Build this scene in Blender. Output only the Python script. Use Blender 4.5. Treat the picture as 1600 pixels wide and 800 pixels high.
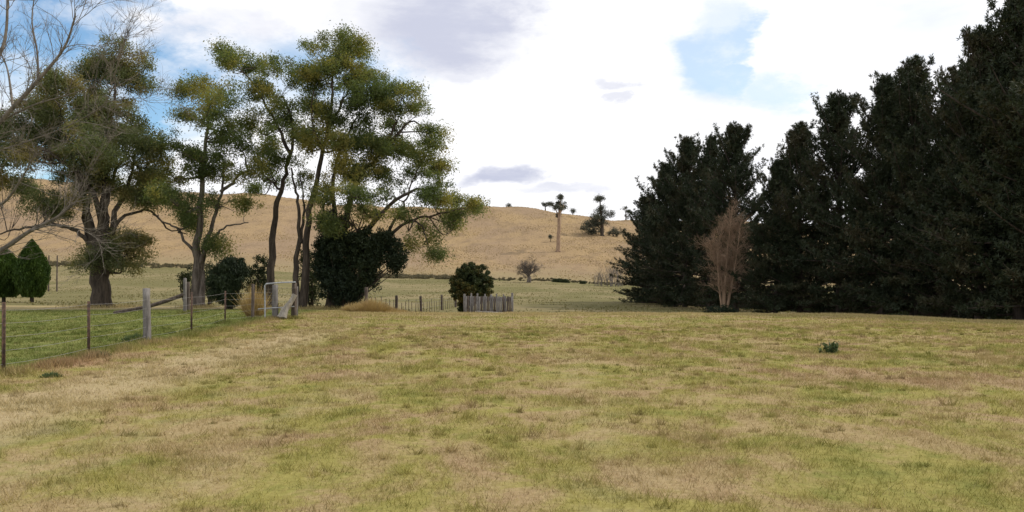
import bpy, math, random
import numpy as np
R = math.radians
S = bpy.context.scene
for o in list(bpy.data.objects): bpy.data.objects.remove(o)
rng = np.random.default_rng(7)
random.seed(7)

# ------------------------------------------------------------------ camera
F = 1300.0; HY = 440.0; CZ = 1.6          # focal length in photo pixels, horizon row, eye height
cam = bpy.data.cameras.new('camera'); co = bpy.data.objects.new('camera', cam)
S.collection.objects.link(co); S.camera = co
cam.sensor_width = 36; cam.lens = 36*F/1600; cam.shift_y = (HY-400)/1600
cam.clip_start = 0.1; cam.clip_end = 8000
co.location = (0, 0, CZ); co.rotation_euler = (R(90), 0, 0)

# ------------------------------------------------------------------ node helpers
class NT:
    def __init__(s, tree): s.t = tree; s.n = tree.nodes; s.l = tree.links
    def new(s, typ, ins=None, **kw):
        n = s.n.new(typ)
        for k, v in kw.items(): setattr(n, k, v)
        for k, v in (ins or {}).items(): s.put(n.inputs[k], v)
        return n
    def put(s, sock, v):
        if isinstance(v, bpy.types.NodeSocket): s.l.new(v, sock)
        else:
            if sock.type == 'RGBA' and len(v) == 3: v = (*v, 1)
            sock.default_value = v
    def m(s, op, a, b=0.0, c=0.0, clamp=False):
        n = s.n.new('ShaderNodeMath'); n.operation = op; n.use_clamp = clamp
        s.put(n.inputs[0], a); s.put(n.inputs[1], b)
        if op in ('MULTIPLY_ADD', 'SMOOTH_MIN'): s.put(n.inputs[2], c)
        return n.outputs[0]
    def ss(s, v, a, b, lo=0.0, hi=1.0):
        n = s.n.new('ShaderNodeMapRange'); n.interpolation_type = 'SMOOTHSTEP'
        for i, q in enumerate((v, a, b, lo, hi)): s.put(n.inputs[i], q)
        return n.outputs[0]
    def mix(s, f, a, b, blend='MIX'):
        n = s.n.new('ShaderNodeMix'); n.data_type = 'RGBA'; n.blend_type = blend
        s.put(n.inputs[0], f); s.put(n.inputs[6], a); s.put(n.inputs[7], b)
        return n.outputs[2]
    def noise(s, vec, scale, detail=3.0, rough=0.55, dist=0.0):
        n = s.n.new('ShaderNodeTexNoise')
        s.put(n.inputs['Vector'], vec); s.put(n.inputs['Scale'], scale); s.put(n.inputs['Detail'], detail)
        s.put(n.inputs['Roughness'], rough); s.put(n.inputs['Distortion'], dist)
        return n.outputs[0]
    def scale(s, vec, v, off=(0, 0, 0)):
        n = s.n.new('ShaderNodeMapping'); s.put(n.inputs[0], vec); n.inputs[3].default_value = v; n.inputs[1].default_value = off
        return n.outputs[0]
    def xyz(s, vec):
        n = s.n.new('ShaderNodeSeparateXYZ'); s.put(n.inputs[0], vec); return n.outputs

# ------------------------------------------------------------------ world, sun, exposure
SUN_EL, SUN_AZ = 45.0, 73.0       # azimuth measured from +Y towards +X
w = bpy.data.worlds.new('World'); S.world = w; w.use_nodes = True
T = NT(w.node_tree); T.n.clear()
sky = T.new('ShaderNodeTexSky', sky_type='NISHITA', sun_disc=False, sun_elevation=R(SUN_EL), sun_rotation=R(SUN_AZ))
sky.air_density = 1.0; sky.dust_density = 0.6; sky.ozone_density = 2.0
d = T.new('ShaderNodeTexCoord').outputs['Generated']
x, y, z = T.xyz(d)[:3]
ya = T.m('MAXIMUM', y, 0.05)
nA = T.noise(T.scale(d, (1, 1, 2.2)), 4.0, 6, 0.6)
nB = T.noise(T.scale(d, (1, 1, 2.2), (5, 3, 1)), 4.0, 6, 0.6)
u = T.m('ADD', T.m('DIVIDE', x, ya), T.m('MULTIPLY', T.m('SUBTRACT', nA, 0.5), 0.22))
nC = T.noise(T.scale(d, (1, 1, 2), (3, 3, 3)), 16.0, 6, 0.65)
u = T.m('ADD', u, T.m('MULTIPLY', T.m('SUBTRACT', nC, 0.5), 0.09))
v = T.m('ADD', T.m('DIVIDE', z, ya), T.m('MULTIPLY', T.m('SUBTRACT', nB, 0.5), 0.12))
def blob(px, py, rx, ry, soft=1.0):
    a = T.m('DIVIDE', T.m('SUBTRACT', u, (px-800)/F), rx/F)
    b = T.m('DIVIDE', T.m('SUBTRACT', v, (HY-py)/F), ry/F)
    q = T.m('SQRT', T.m('ADD', T.m('MULTIPLY', a, a), T.m('MULTIPLY', b, b)))
    q = T.m('ADD', q, T.m('MULTIPLY', T.m('SUBTRACT', nC, .5), 0.9))
    return T.ss(q, 1+0.42*soft, 1-0.42*soft)
def union(lst):
    r = lst[0]
    for q in lst[1:]: r = T.m('MAXIMUM', r, q)
    return r
blue = union([blob(60, 60, 170, 120, 1.0), blob(270, 140, 120, 85, 1.1), blob(60, 240, 120, 90, 1.2), blob(245, 215, 40, 70), T.m('MULTIPLY', blob(480, 125, 130, 60, 1.2), 0.8),
              T.m('MULTIPLY', blob(1128, 80, 62, 95, .8), 0.62), T.m('MULTIPLY', blob(1205, 155, 60, 35, 1.0), 0.45), T.m('MULTIPLY', blob(1420, 60, 120, 50, 1.2), 0.12)])
wisp = T.ss(T.noise(T.scale(d, (1, 1, 1.8), (2, 8, 4)), 9.0, 7, 0.62), 0.42, 0.62)
blue = T.m('MULTIPLY', blue, T.m('MULTIPLY_ADD', wisp, -0.45, 1.0, True))
front = T.ss(y, 0.05, 0.3)
other = T.ss(T.noise(T.scale(d, (1, 1, 2.5), (9, 1, 6)), 2.6, 6, 0.6), 0.5, 0.66)
blue = T.m('ADD', T.m('MULTIPLY', blue, front), T.m('MULTIPLY', T.m('MULTIPLY', other, 0.6), T.m('SUBTRACT', 1.0, front)))
grey = union([T.m('MULTIPLY', blob(700, 42, 130, 75, 1.2), .9), T.m('MULTIPLY', blob(340, 40, 100, 35, 1.3), 0.45), T.m('MULTIPLY', blob(710, 118, 60, 10, 1.3), .5),
              T.m('MULTIPLY', blob(795, 268, 70, 15, 1.2), 1.0), T.m('MULTIPLY', blob(865, 295, 55, 9, 1.2), .6), T.m('MULTIPLY', blob(960, 128, 30, 10, 1.2), .6), T.m('MULTIPLY', blob(972, 157, 18, 12, 1.2), .5), T.m('MULTIPLY', blob(560, 20, 60, 40, 1.2), .3)])
gn = T.noise(T.scale(d, (1, 1, 3.5), (1, 1, 9)), 6.0, 6, 0.6)
grey = T.m('MULTIPLY', grey, T.ss(gn, 0.3, 0.62, 0.45, 1.0))
grey = T.m('MAXIMUM', grey, T.m('MULTIPLY', T.ss(gn, .45, .7), .22))
ccol = T.mix(grey, (1.10, 1.10, 1.12), (0.58, 0.61, 0.76))
bg1 = T.new('ShaderNodeBackground', {'Color': T.mix(1.0, sky.outputs[0], (0.92, 1.08, 1.12), 'MULTIPLY'), 'Strength': 0.15})
bg2 = T.new('ShaderNodeBackground', {'Color': ccol, 'Strength': 1.0})
mx = T.new('ShaderNodeMixShader', {0: T.m('SUBTRACT', 1.0, blue), 1: bg1.outputs[0], 2: bg2.outputs[0]})
T.new('ShaderNodeOutputWorld', {0: mx.outputs[0]})

sl = bpy.data.lights.new('sun', 'SUN'); so = bpy.data.objects.new('sun', sl); S.collection.objects.link(so)
sl.energy = 2.7; sl.angle = R(1.2); sl.color = (1, 0.93, 0.82)
so.rotation_euler = (R(90-SUN_EL), 0, R(180-SUN_AZ)); so.location = (60, 20, 60)
S.view_settings.view_transform = 'Standard'; S.view_settings.look = 'None'
S.view_settings.exposure = 0.0; S.view_settings.gamma = 1

# ------------------------------------------------------------------ object helpers
def link(o, parent=None):
    S.collection.objects.link(o)
    if parent is not None: o.parent = parent
    return o
def tag(o, label=None, cat=None, group=None, kind=None):
    if label: o['label'] = label
    if cat: o['category'] = cat
    if group: o['group'] = group
    if kind: o['kind'] = kind
    return o
def empty(name, loc, label=None, cat=None, group=None):
    o = bpy.data.objects.new(name, None); o.location = loc; o.empty_display_size = 0.3
    link(o); return tag(o, label, cat, group)
def mesh(name, verts, faces, mat, smooth=False, tint=None):
    """verts (n,3), faces (m,k) array or list of such arrays"""
    verts = np.asarray(verts, np.float32)
    if not isinstance(faces, list): faces = [faces]
    faces = [np.asarray(f, np.int32) for f in faces if len(f)]
    me = bpy.data.meshes.new(name)
    me.vertices.add(len(verts)); me.vertices.foreach_set('co', verts.ravel())
    vi = np.concatenate([f.ravel() for f in faces]); cnt = np.concatenate([np.full(len(f), f.shape[1], np.int32) for f in faces])
    me.loops.add(len(vi)); me.loops.foreach_set('vertex_index', vi)
    me.polygons.add(len(cnt)); me.polygons.foreach_set('loop_start', np.concatenate([[0], np.cumsum(cnt)[:-1]]).astype(np.int32))
    me.polygons.foreach_set('loop_total', cnt)
    if smooth: me.polygons.foreach_set('use_smooth', np.ones(len(cnt), bool))
    if tint is not None:
        a = me.attributes.new('tint', 'FLOAT', 'POINT'); a.data.foreach_set('value', np.asarray(tint, np.float32))
    me.update(calc_edges=True); me.materials.append(mat)
    return me
def obj(name, me, parent=None):
    o = bpy.data.objects.new(name, me); return link(o, parent)

def P(px, py, Y): return np.array([(px-800)/F*Y, Y, CZ-(py-HY)/F*Y])

# ------------------------------------------------------------------ terrain height
KY = np.array([0, 20, 42, 48, 55, 65, 80, 110, 160, 225, 320, 430, 520])
KU = np.array([-0.75, -0.54, -0.35, -0.2, -0.138, 0.023, 0.138, 0.385, 0.62, 0.8])
KI = np.array([      # image row of the ground at each depth, per column of view
 [489.5, 483, 478, 472, 467, 457, 436, 412, 345, 272],
 [489.5, 483, 478, 473, 469, 459, 438, 415, 350, 286],
 [489.5, 483, 478.5, 474, 470, 461, 440, 419, 362, 306],
 [489.5, 485, 482, 482, 477, 465, 446, 429, 374, 318],
 [489.5, 492, 494, 489, 480, 464, 447, 433, 378, 325],
 [489.5, 494, 495, 491, 483, 467, 451, 437, 380, 329],
 [490.0, 495, 496, 492, 485, 469, 455, 445, 385, 345],
 [492.0, 497, 497, 493, 486, 471, 456, 448, 395, 356],
 [504.0, 503, 500, 496, 488, 472, 458, 450, 400, 360],
 [508.0, 505, 502, 497, 489, 473, 459, 451, 402, 362]])
def _tab():
    z = np.zeros((len(KU), len(KY)))
    for i in range(len(KU)):
        for j in range(2, 12): z[i, j] = CZ-(KI[i, j-2]-HY)/F*KY[j]
        z[i, 12] = z[i, 11]-1.5
    return z
ZT = _tab()
def _pchip(xk, yk, xq):
    h = np.diff(xk); dl = np.diff(yk, axis=0)/h[:, None]
    m = np.zeros_like(yk)
    a, b = dl[:-1], dl[1:]
    ok = (a*b) > 0
    hh1, hh2 = (2*h[1:]+h[:-1]), (h[1:]+2*h[:-1])
    if yk.ndim > 1: hh1, hh2 = hh1[:, None], hh2[:, None]
    with np.errstate(divide='ignore', invalid='ignore'):
        mm = (hh1+hh2)/(hh1/a+hh2/b)
    m[1:-1] = np.where(ok, mm, 0)
    i = np.clip(np.searchsorted(xk, xq)-1, 0, len(xk)-2)
    t = (xq-xk[i])/h[i]
    return i, t, h[i], m
_, _, _, MT = _pchip(KY.astype(float), ZT.T.copy(), np.array([0.0]))
def H(X, Y):
    X = np.atleast_1d(np.asarray(X, float)); Y = np.atleast_1d(np.asarray(Y, float))
    X, Y = np.broadcast_arrays(X, Y)
    Yc = np.clip(Y, 0, 520); uu = np.clip(X/np.maximum(Y, 8), -0.749, 0.799)
    i = np.clip(np.searchsorted(KY, Yc)-1, 0, len(KY)-2); hk = (KY[i+1]-KY[i]).astype(float); t = (Yc-KY[i])/hk
    k = np.clip(np.searchsorted(KU, uu)-1, 0, len(KU)-2); s = (uu-KU[k])/(KU[k+1]-KU[k]); s = s*s*(3-2*s)
    def col(kk):
        y0, y1 = ZT[kk, i], ZT[kk, i+1]; m0, m1 = MT[i, kk], MT[i+1, kk]
        return (2*t**3-3*t**2+1)*y0+(t**3-2*t**2+t)*hk*m0+(-2*t**3+3*t**2)*y1+(t**3-t**2)*hk*m1
    z = col(k)*(1-s)+col(k+1)*s
    near = np.clip((Y-4)/20, 0, 1)
    z = z + near*0.035*(np.sin(X*0.31+Y*0.13)+np.sin(X*0.17-Y*0.29+1)*np.cos(Y*0.21))*np.clip((60-Y)/30, 0, 1)
    far = np.clip((Y-230)/120, 0, 1)*np.clip((560-Y)/60+.3, 0, 1)
    z = z + far*(0.9*np.sin(X*0.05+Y*0.02)+0.5*np.sin(X*0.11-Y*0.06+2)+0.35*np.sin(X*.23+Y*.09))
    return z
def h1(X, Y): return float(H(X, Y)[0])
def G(px, Y):
    X = (px-800)/F*Y; return X, Y, h1(X, Y)

# ------------------------------------------------------------------ materials
def mat(name):
    m = bpy.data.materials.new(name); m.use_nodes = True; m.node_tree.nodes.clear(); return m, NT(m.node_tree)
def finish(t, col, rough=0.9, bump=None, bd=0.02, bs=0.5, spec=0.2):
    p = t.new('ShaderNodeBsdfPrincipled', {'Base Color': col, 'Roughness': rough, 'Specular IOR Level': spec})
    if bump is not None:
        b = t.new('ShaderNodeBump', {'Height': bump, 'Strength': bs, 'Distance': bd}); t.l.new(b.outputs[0], p.inputs['Normal'])
    t.new('ShaderNodeOutputMaterial', {0: p.outputs[0]})
def pos(t): return t.new('ShaderNodeNewGeometry').outputs['Position']
def flat(t, p): return t.scale(p, (1, 1, 0.0))
TAN = (0.345, 0.265, 0.138); PINK = (0.345, 0.240, 0.150); OLIVE = (0.290, 0.260, 0.082); GREEN = (0.185, 0.195, 0.052); DKG = (0.085, 0.100, 0.032); STRAW = (0.43, 0.35, 0.19)
def field_colour(t, p):
    f = flat(t, p); X, Y = t.xyz(p)[:2]
    big = t.noise(f, 0.22, 5, 0.65, 0.8)
    mid = t.noise(t.scale(f, (1, 0.7, 1), (7, 3, 0)), 0.85, 6, 0.68, 0.6)
    sml = t.noise(t.scale(f, (1, 1, 1), (3, 9, 0)), 2.3, 4, 0.6)
    c = t.mix(t.ss(mid, 0.42, 0.60), OLIVE, TAN)
    c = t.mix(t.ss(t.m('ADD', big, t.m('MULTIPLY', t.m('SUBTRACT', mid, .5), .6)), 0.53, 0.68, 0, .7), c, PINK)
    gr = t.m('ADD', t.m('MULTIPLY', t.m('SUBTRACT', sml, 0.5), 0.5), t.m('SUBTRACT', 1.0, t.m('ADD', t.m('MULTIPLY', mid, .6), t.m('MULTIPLY', big, .4))))
    c = t.mix(t.ss(gr, 0.50, 0.66, 0, 0.75), c, GREEN)
    c = t.mix(t.ss(gr, 0.62, 0.74, 0, 0.6), c, DKG)
    # worn pale track beside the fence
    wob = t.m('MULTIPLY', t.m('SUBTRACT', mid, 0.5), 2.6)
    tx = t.m('ABSOLUTE', t.m('ADD', t.m('ADD', X, 6.3), wob))
    trk = t.m('MULTIPLY', t.ss(tx, 1.7, 0.3), t.ss(Y, 34, 22))
    c = t.mix(t.m('MULTIPLY', trk, 0.85), c, (0.42, 0.335, 0.20))
    for off_, w_ in ((2.9, .35), (4.3, .35), (-0.6, .3)):
        q_ = t.m('ABSOLUTE', t.m('ADD', t.m('ADD', t.m('MULTIPLY_ADD', Y, -.035, off_), X), t.m('MULTIPLY', t.m('SUBTRACT', big, 0.5), 2.0)))
        c = t.mix(t.m('MULTIPLY', t.ss(q_, .6, .1), t.m('MULTIPLY', t.ss(sml, .35, .6), w_)), c, (0.42, 0.335, 0.20))
    # greener watered yard left of the fence
    fx = t.m('ADD', t.m('ADD', X, t.m('MULTIPLY_ADD', Y, 0.05, 8.15)), t.m('MULTIPLY', t.m('SUBTRACT', mid, .5), 1.6))
    yard = t.m('MULTIPLY', t.ss(fx, 0.3, -0.6), t.m('MULTIPLY', t.ss(Y, 51, 46), t.ss(Y, 12, 15.5)))
    yc = t.mix(t.ss(mid, 0.38, 0.62), (0.125, 0.155, 0.042), (0.21, 0.22, 0.072))
    yc = t.mix(t.ss(big, 0.62, 0.75, 0, .6), yc, STRAW)
    c = t.mix(yard, c, yc)
    # bare reddish earth by the second picket
    ex = t.m('DIVIDE', t.m('ADD', X, 8.75), 0.75); ey = t.m('DIVIDE', t.m('SUBTRACT', Y, 16.3), 1.3)
    e = t.m('ADD', t.m('ADD', t.m('MULTIPLY', ex, ex), t.m('MULTIPLY', ey, ey)), t.m('MULTIPLY', t.m('SUBTRACT', sml, .5), 1.4))
    c = t.mix(t.ss(e, 1.2, 0.3, 0, .6), c, (0.32, 0.20, 0.12))
    # pale dry strip along the brow
    br = t.m('MULTIPLY', t.ss(t.m('ADD', Y, t.m('MULTIPLY', wob, 1.0)), 37.5, 41.5), t.ss(Y, 60, 50))
    c = t.mix(t.m('MULTIPLY', br, t.ss(X, -12, -7, 0, 0.7)), c, STRAW)
    c = t.mix(t.m('MULTIPLY', t.ss(Y, 46, 50), t.ss(X, -10, -13, 0, 0.75)), c, STRAW)
    return c, mid, sml

mF, t = mat('short_dry_grass'); p = pos(t); c, mid, sml = field_colour(t, p)
fine = t.noise(p, 14, 4, 0.7)
c = t.mix(t.ss(fine, 0.3, 0.7, 0, 0.55), c, t.mix(1.0, c, (0.55, 0.5, 0.42), 'MULTIPLY'))
finish(t, c, 0.95, t.m('ADD', t.m('MULTIPLY', fine, 0.6), t.m('MULTIPLY', sml, 0.8)), 0.06, 0.8, 0.05)

mP, t = mat('paddock_grass'); p = pos(t); f = flat(t, p)
n1 = t.noise(t.scale(f, (1, .6, 1)), 0.06, 5, 0.6, .5); n2 = t.noise(f, 0.5, 5, 0.65); n3 = t.noise(f, 3.0, 4, 0.65)
X, Y = t.xyz(p)[:2]
c = t.mix(t.ss(n1, 0.42, 0.62), (0.155, 0.138, 0.058), (0.245, 0.198, 0.105))
c = t.mix(t.ss(n2, 0.5, 0.7, 0, .5), c, (0.20, 0.165, 0.09))
c = t.mix(t.ss(n3, .35, .65, 0, .3), c, (0.10, 0.10, 0.045))
c = t.mix(t.m('MULTIPLY', t.ss(Y, 60, 50), .6), c, (0.30, 0.24, 0.13))
finish(t, c, 0.95, t.m('ADD', n3, n2), 0.2, 0.6, 0.05)

mH, t = mat('dry_hill_grass'); p = pos(t); f = flat(t, p)
n1 = t.noise(t.scale(f, (1, .5, 1)), 0.022, 5, 0.6, .7); n2 = t.noise(t.scale(f, (1, .6, 1)), 0.16, 6, 0.68); n3 = t.noise(f, 1.1, 5, 0.7)
X, Y, Z = t.xyz(p)[:3]
c = t.mix(t.ss(n1, 0.40, 0.62), (0.345, 0.242, 0.128), (0.29, 0.205, 0.132))
c = t.mix(t.ss(n2, 0.46, 0.64, 0, .75), c, (0.235, 0.165, 0.100))
c = t.mix(t.ss(n3, .42, .68, 0, .6), c, (0.17, 0.13, 0.075))
low = t.ss(t.m('ADD', Y, t.m('MULTIPLY', t.m('SUBTRACT', n2, .5), 60)), 275, 230, 0, 0.75)
c = t.mix(low, c, (0.25, 0.205, 0.11))
finish(t, c, 0.95, t.m('ADD', n3, t.m('MULTIPLY', n2, 2)), 0.5, 0.7, 0.05)

def leafmat(name, a, b, c3=None, trans=0.25, patch=0.5):
    m, t = mat(name)
    at = t.new('ShaderNodeAttribute', attribute_name='tint').outputs['Fac']
    p = pos(t); n = t.noise(p, patch, 3, 0.6)
    f = t.m('ADD', t.m('MULTIPLY', at, 0.6), t.m('MULTIPLY', t.m('SUBTRACT', n, 0.5), 1.6), clamp=True)
    col = t.mix(f, a, b)
    if c3: col = t.mix(t.ss(t.m('ADD', n, t.m('MULTIPLY', at, .15)), 0.56, 0.74), col, c3)
    d1 = t.new('ShaderNodeBsdfPrincipled', {'Base Color': col, 'Roughness': 0.65, 'Specular IOR Level': 0.25})
    d2 = t.new('ShaderNodeBsdfTranslucent', {'Color': t.mix(1.0, col, (1.1, 1.15, 0.6), 'MULTIPLY')})
    x = t.new('ShaderNodeMixShader', {0: trans, 1: d1.outputs[0], 2: d2.outputs[0]})
    t.new('ShaderNodeOutputMaterial', {0: x.outputs[0]})
    return m
mGum = leafmat('gum_leaves', (0.085, 0.115, 0.042), (0.215, 0.24, 0.085), (0.29, 0.25, 0.075), 0.5, .35)
mGumB = leafmat('olive_leaves', (0.095, 0.118, 0.052), (0.215, 0.22, 0.098), (0.26, 0.21, 0.085), 0.45, .35)
mDark = leafmat('ivy_leaves', (0.014, 0.024, 0.012), (0.038, 0.055, 0.022), None, 0.15)
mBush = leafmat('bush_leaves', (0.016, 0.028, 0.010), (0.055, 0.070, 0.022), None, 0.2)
mCyp = leafmat('cypress_leaves', (0.035, 0.070, 0.012), (0.105, 0.165, 0.026), None, 0.2)
mRound = leafmat('glossy_leaves', (0.030, 0.044, 0.016), (0.095, 0.098, 0.026), (0.15, 0.105, 0.025), 0.25, .9)
mPine = leafmat('pine_needles', (0.021, 0.031, 0.015), (0.050, 0.063, 0.029), (0.055, 0.050, 0.026), 0.12)
mFar = leafmat('far_tree_leaves', (0.055, 0.062, 0.050), (0.115, 0.115, 0.075), None, 0.15)  # lightened grey-green, distance haze put into the leaf colour
mScrub = leafmat('scrub', (0.075, 0.068, 0.038), (0.18, 0.145, 0.078), None, 0.15)
mTuss = leafmat('straw_blades', (0.36, 0.25, 0.12), (0.55, 0.42, 0.22), None, 0.3)
mWeed = leafmat('weed_leaves', (0.05, 0.08, 0.03), (0.13, 0.17, 0.07), None, 0.2)

def woodmat(name, a, b, sc=6, stretch=(1, 1, .15), bump=.02):
    m, t = mat(name); p = pos(t); q = t.scale(p, stretch)
    n = t.noise(q, sc, 5, 0.65); n2 = t.noise(q, sc*5, 3, .6)
    c = t.mix(t.ss(n, .35, .65), a, b); c = t.mix(t.ss(n2, .4, .7, 0, .4), c, tuple(v*.5 for v in a))
    finish(t, c, .85, t.m('ADD', n, n2), bump, .8, .15); return m
mBark = woodmat('dark_bark', (0.042, 0.034, 0.027), (0.10, 0.080, 0.062))
mBark2 = woodmat('grey_bark', (0.075, 0.062, 0.050), (0.19, 0.16, 0.135))
mTwig = woodmat('twig_bark', (0.12, 0.105, 0.09), (0.24, 0.205, 0.17))
mGTwig = woodmat('grey_twig_bark', (0.13, 0.115, 0.11), (0.22, 0.195, 0.185))
mRed = woodmat('dead_foliage_bark', (0.25, 0.172, 0.115), (0.42, 0.295, 0.205))
mPbark = woodmat('pine_bark', (0.045, 0.035, 0.030), (0.10, 0.080, 0.068))
mPost = woodmat('weathered_wood', (0.13, 0.12, 0.112), (0.26, 0.24, 0.225), 9)
mPostD = woodmat('dark_wood', (0.07, 0.055, 0.045), (0.15, 0.12, 0.10), 9)
mPale = woodmat('bleached_wood', (0.25, 0.225, 0.19), (0.42, 0.38, 0.32), 9)
def metal(name, a, b, met=.6, ro=.55):
    m, t = mat(name); p = pos(t); n = t.noise(p, 12, 4, .6)
    c = t.mix(t.ss(n, .4, .65), a, b)
    q = t.new('ShaderNodeBsdfPrincipled', {'Base Color': c, 'Roughness': ro, 'Metallic': met}); t.new('ShaderNodeOutputMaterial', {0: q.outputs[0]}); return m
mPick = metal('rusty_steel', (0.055, 0.038, 0.030), (0.13, 0.075, 0.05), .3, .8)
mWire = metal('galvanised_wire', (0.22, 0.21, 0.20), (0.34, 0.32, 0.30), .5, .6)
mPipe = metal('galvanised_pipe', (0.30, 0.31, 0.32), (0.44, 0.45, 0.46), .5, .5)

# ------------------------------------------------------------------ ground sheets
def make_ground():
    xs = np.unique(np.concatenate([np.linspace(-60, 60, 121), np.linspace(-420, 420, 141), np.linspace(-3000, 3000, 41)]))
    ys = np.unique(np.concatenate([np.linspace(-300, 0, 13), np.linspace(0, 90, 91), np.linspace(90, 560, 160), np.linspace(560, 4000, 24)]))
    ys = np.array([q for q in ys])
    XX, YY = np.meshgrid(xs, ys); ZZ = H(XX.ravel(), YY.ravel())
    yr = YY.ravel(); ZZ = ZZ - np.clip(yr-600, 0, 1e9)*0.012
    V = np.stack([XX.ravel(), YY.ravel(), ZZ], 1); nx, ny = len(xs), len(ys)
    ii, jj = np.meshgrid(np.arange(nx-1), np.arange(ny-1)); a = (jj*nx+ii).ravel()
    Fq = np.stack([a, a+1, a+nx+1, a+nx], 1); cy = V[Fq].mean(1)
    X, Y = cy[:, 0], cy[:, 1]; uu = X/np.maximum(Y, 1)
    split1 = np.where(uu < -0.20, 56, 46)
    split2 = 226+4*np.sin(X*.03)
    zone = np.where(Y < split1, 0, np.where(Y < split2, 1, 2))
    for k, (nm, mm) in enumerate((('grass_field', mF), ('far_paddock', mP), ('dry_hill', mH))):
        fs = Fq[zone == k]; used = np.unique(fs); mp = np.full(len(V), -1); mp[used] = np.arange(len(used))
        o = obj(nm, mesh(nm, V[used], mp[fs], mm, True)); tag(o, kind='structure')
make_ground()

# ------------------------------------------------------------------ grass blades (one mass)
def bladesmat():
    m, t = mat('grass_blades'); p = pos(t); c, mid, sml = field_colour(t, p)
    at = t.new('ShaderNodeAttribute', attribute_name='tint').outputs['Fac']
    c = t.mix(t.ss(at, 0.0, 1.0, 0.0, 1.0), t.mix(1.0, c, (0.66, 0.67, 0.60), 'MULTIPLY'), t.mix(1.0, c, (1.30, 1.29, 1.2), 'MULTIPLY'))
    c = t.mix(t.ss(at, 0.80, 0.92, 0, .6), c, STRAW)
    d1 = t.new('ShaderNodeBsdfDiffuse', {'Color': c}); d2 = t.new('ShaderNodeBsdfTranslucent', {'Color': c})
    x = t.new('ShaderNodeMixShader', {0: .3, 1: d1.outputs[0], 2: d2.outputs[0]})
    t.new('ShaderNodeOutputMaterial', {0: x.outputs[0]}); return m
mBl = bladesmat()
def vnoise(X, Y, sc, seed):
    r = np.random.default_rng(seed).random((256, 256)); x = X*sc; y = Y*sc
    xi = np.floor(x).astype(int); yi = np.floor(y).astype(int); fx = x-xi; fy = y-yi; fx = fx*fx*(3-2*fx); fy = fy*fy*(3-2*fy)
    g = lambda a, b: r[a % 256, b % 256]
    return (g(xi, yi)*(1-fx)+g(xi+1, yi)*fx)*(1-fy)+(g(xi, yi+1)*(1-fx)+g(xi+1, yi+1)*fx)*fy
def blades(X, Y, h, wd, lean):
    n = len(X); Z = H(X, Y); th = rng.random(n)*2*np.pi; la = rng.random(n)*2*np.pi
    s = np.stack([np.cos(th), np.sin(th), np.zeros(n)], 1)*(wd*.5)[:, None]
    b = np.stack([X, Y, Z-.005], 1)
    tp = b+np.stack([np.cos(la)*lean*h, np.sin(la)*lean*h, h*np.sqrt(np.clip(1-lean**2*.5, .1, 1))], 1)
    V = np.stack([b-s, b+s, tp], 1).reshape(-1, 3); return V
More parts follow.
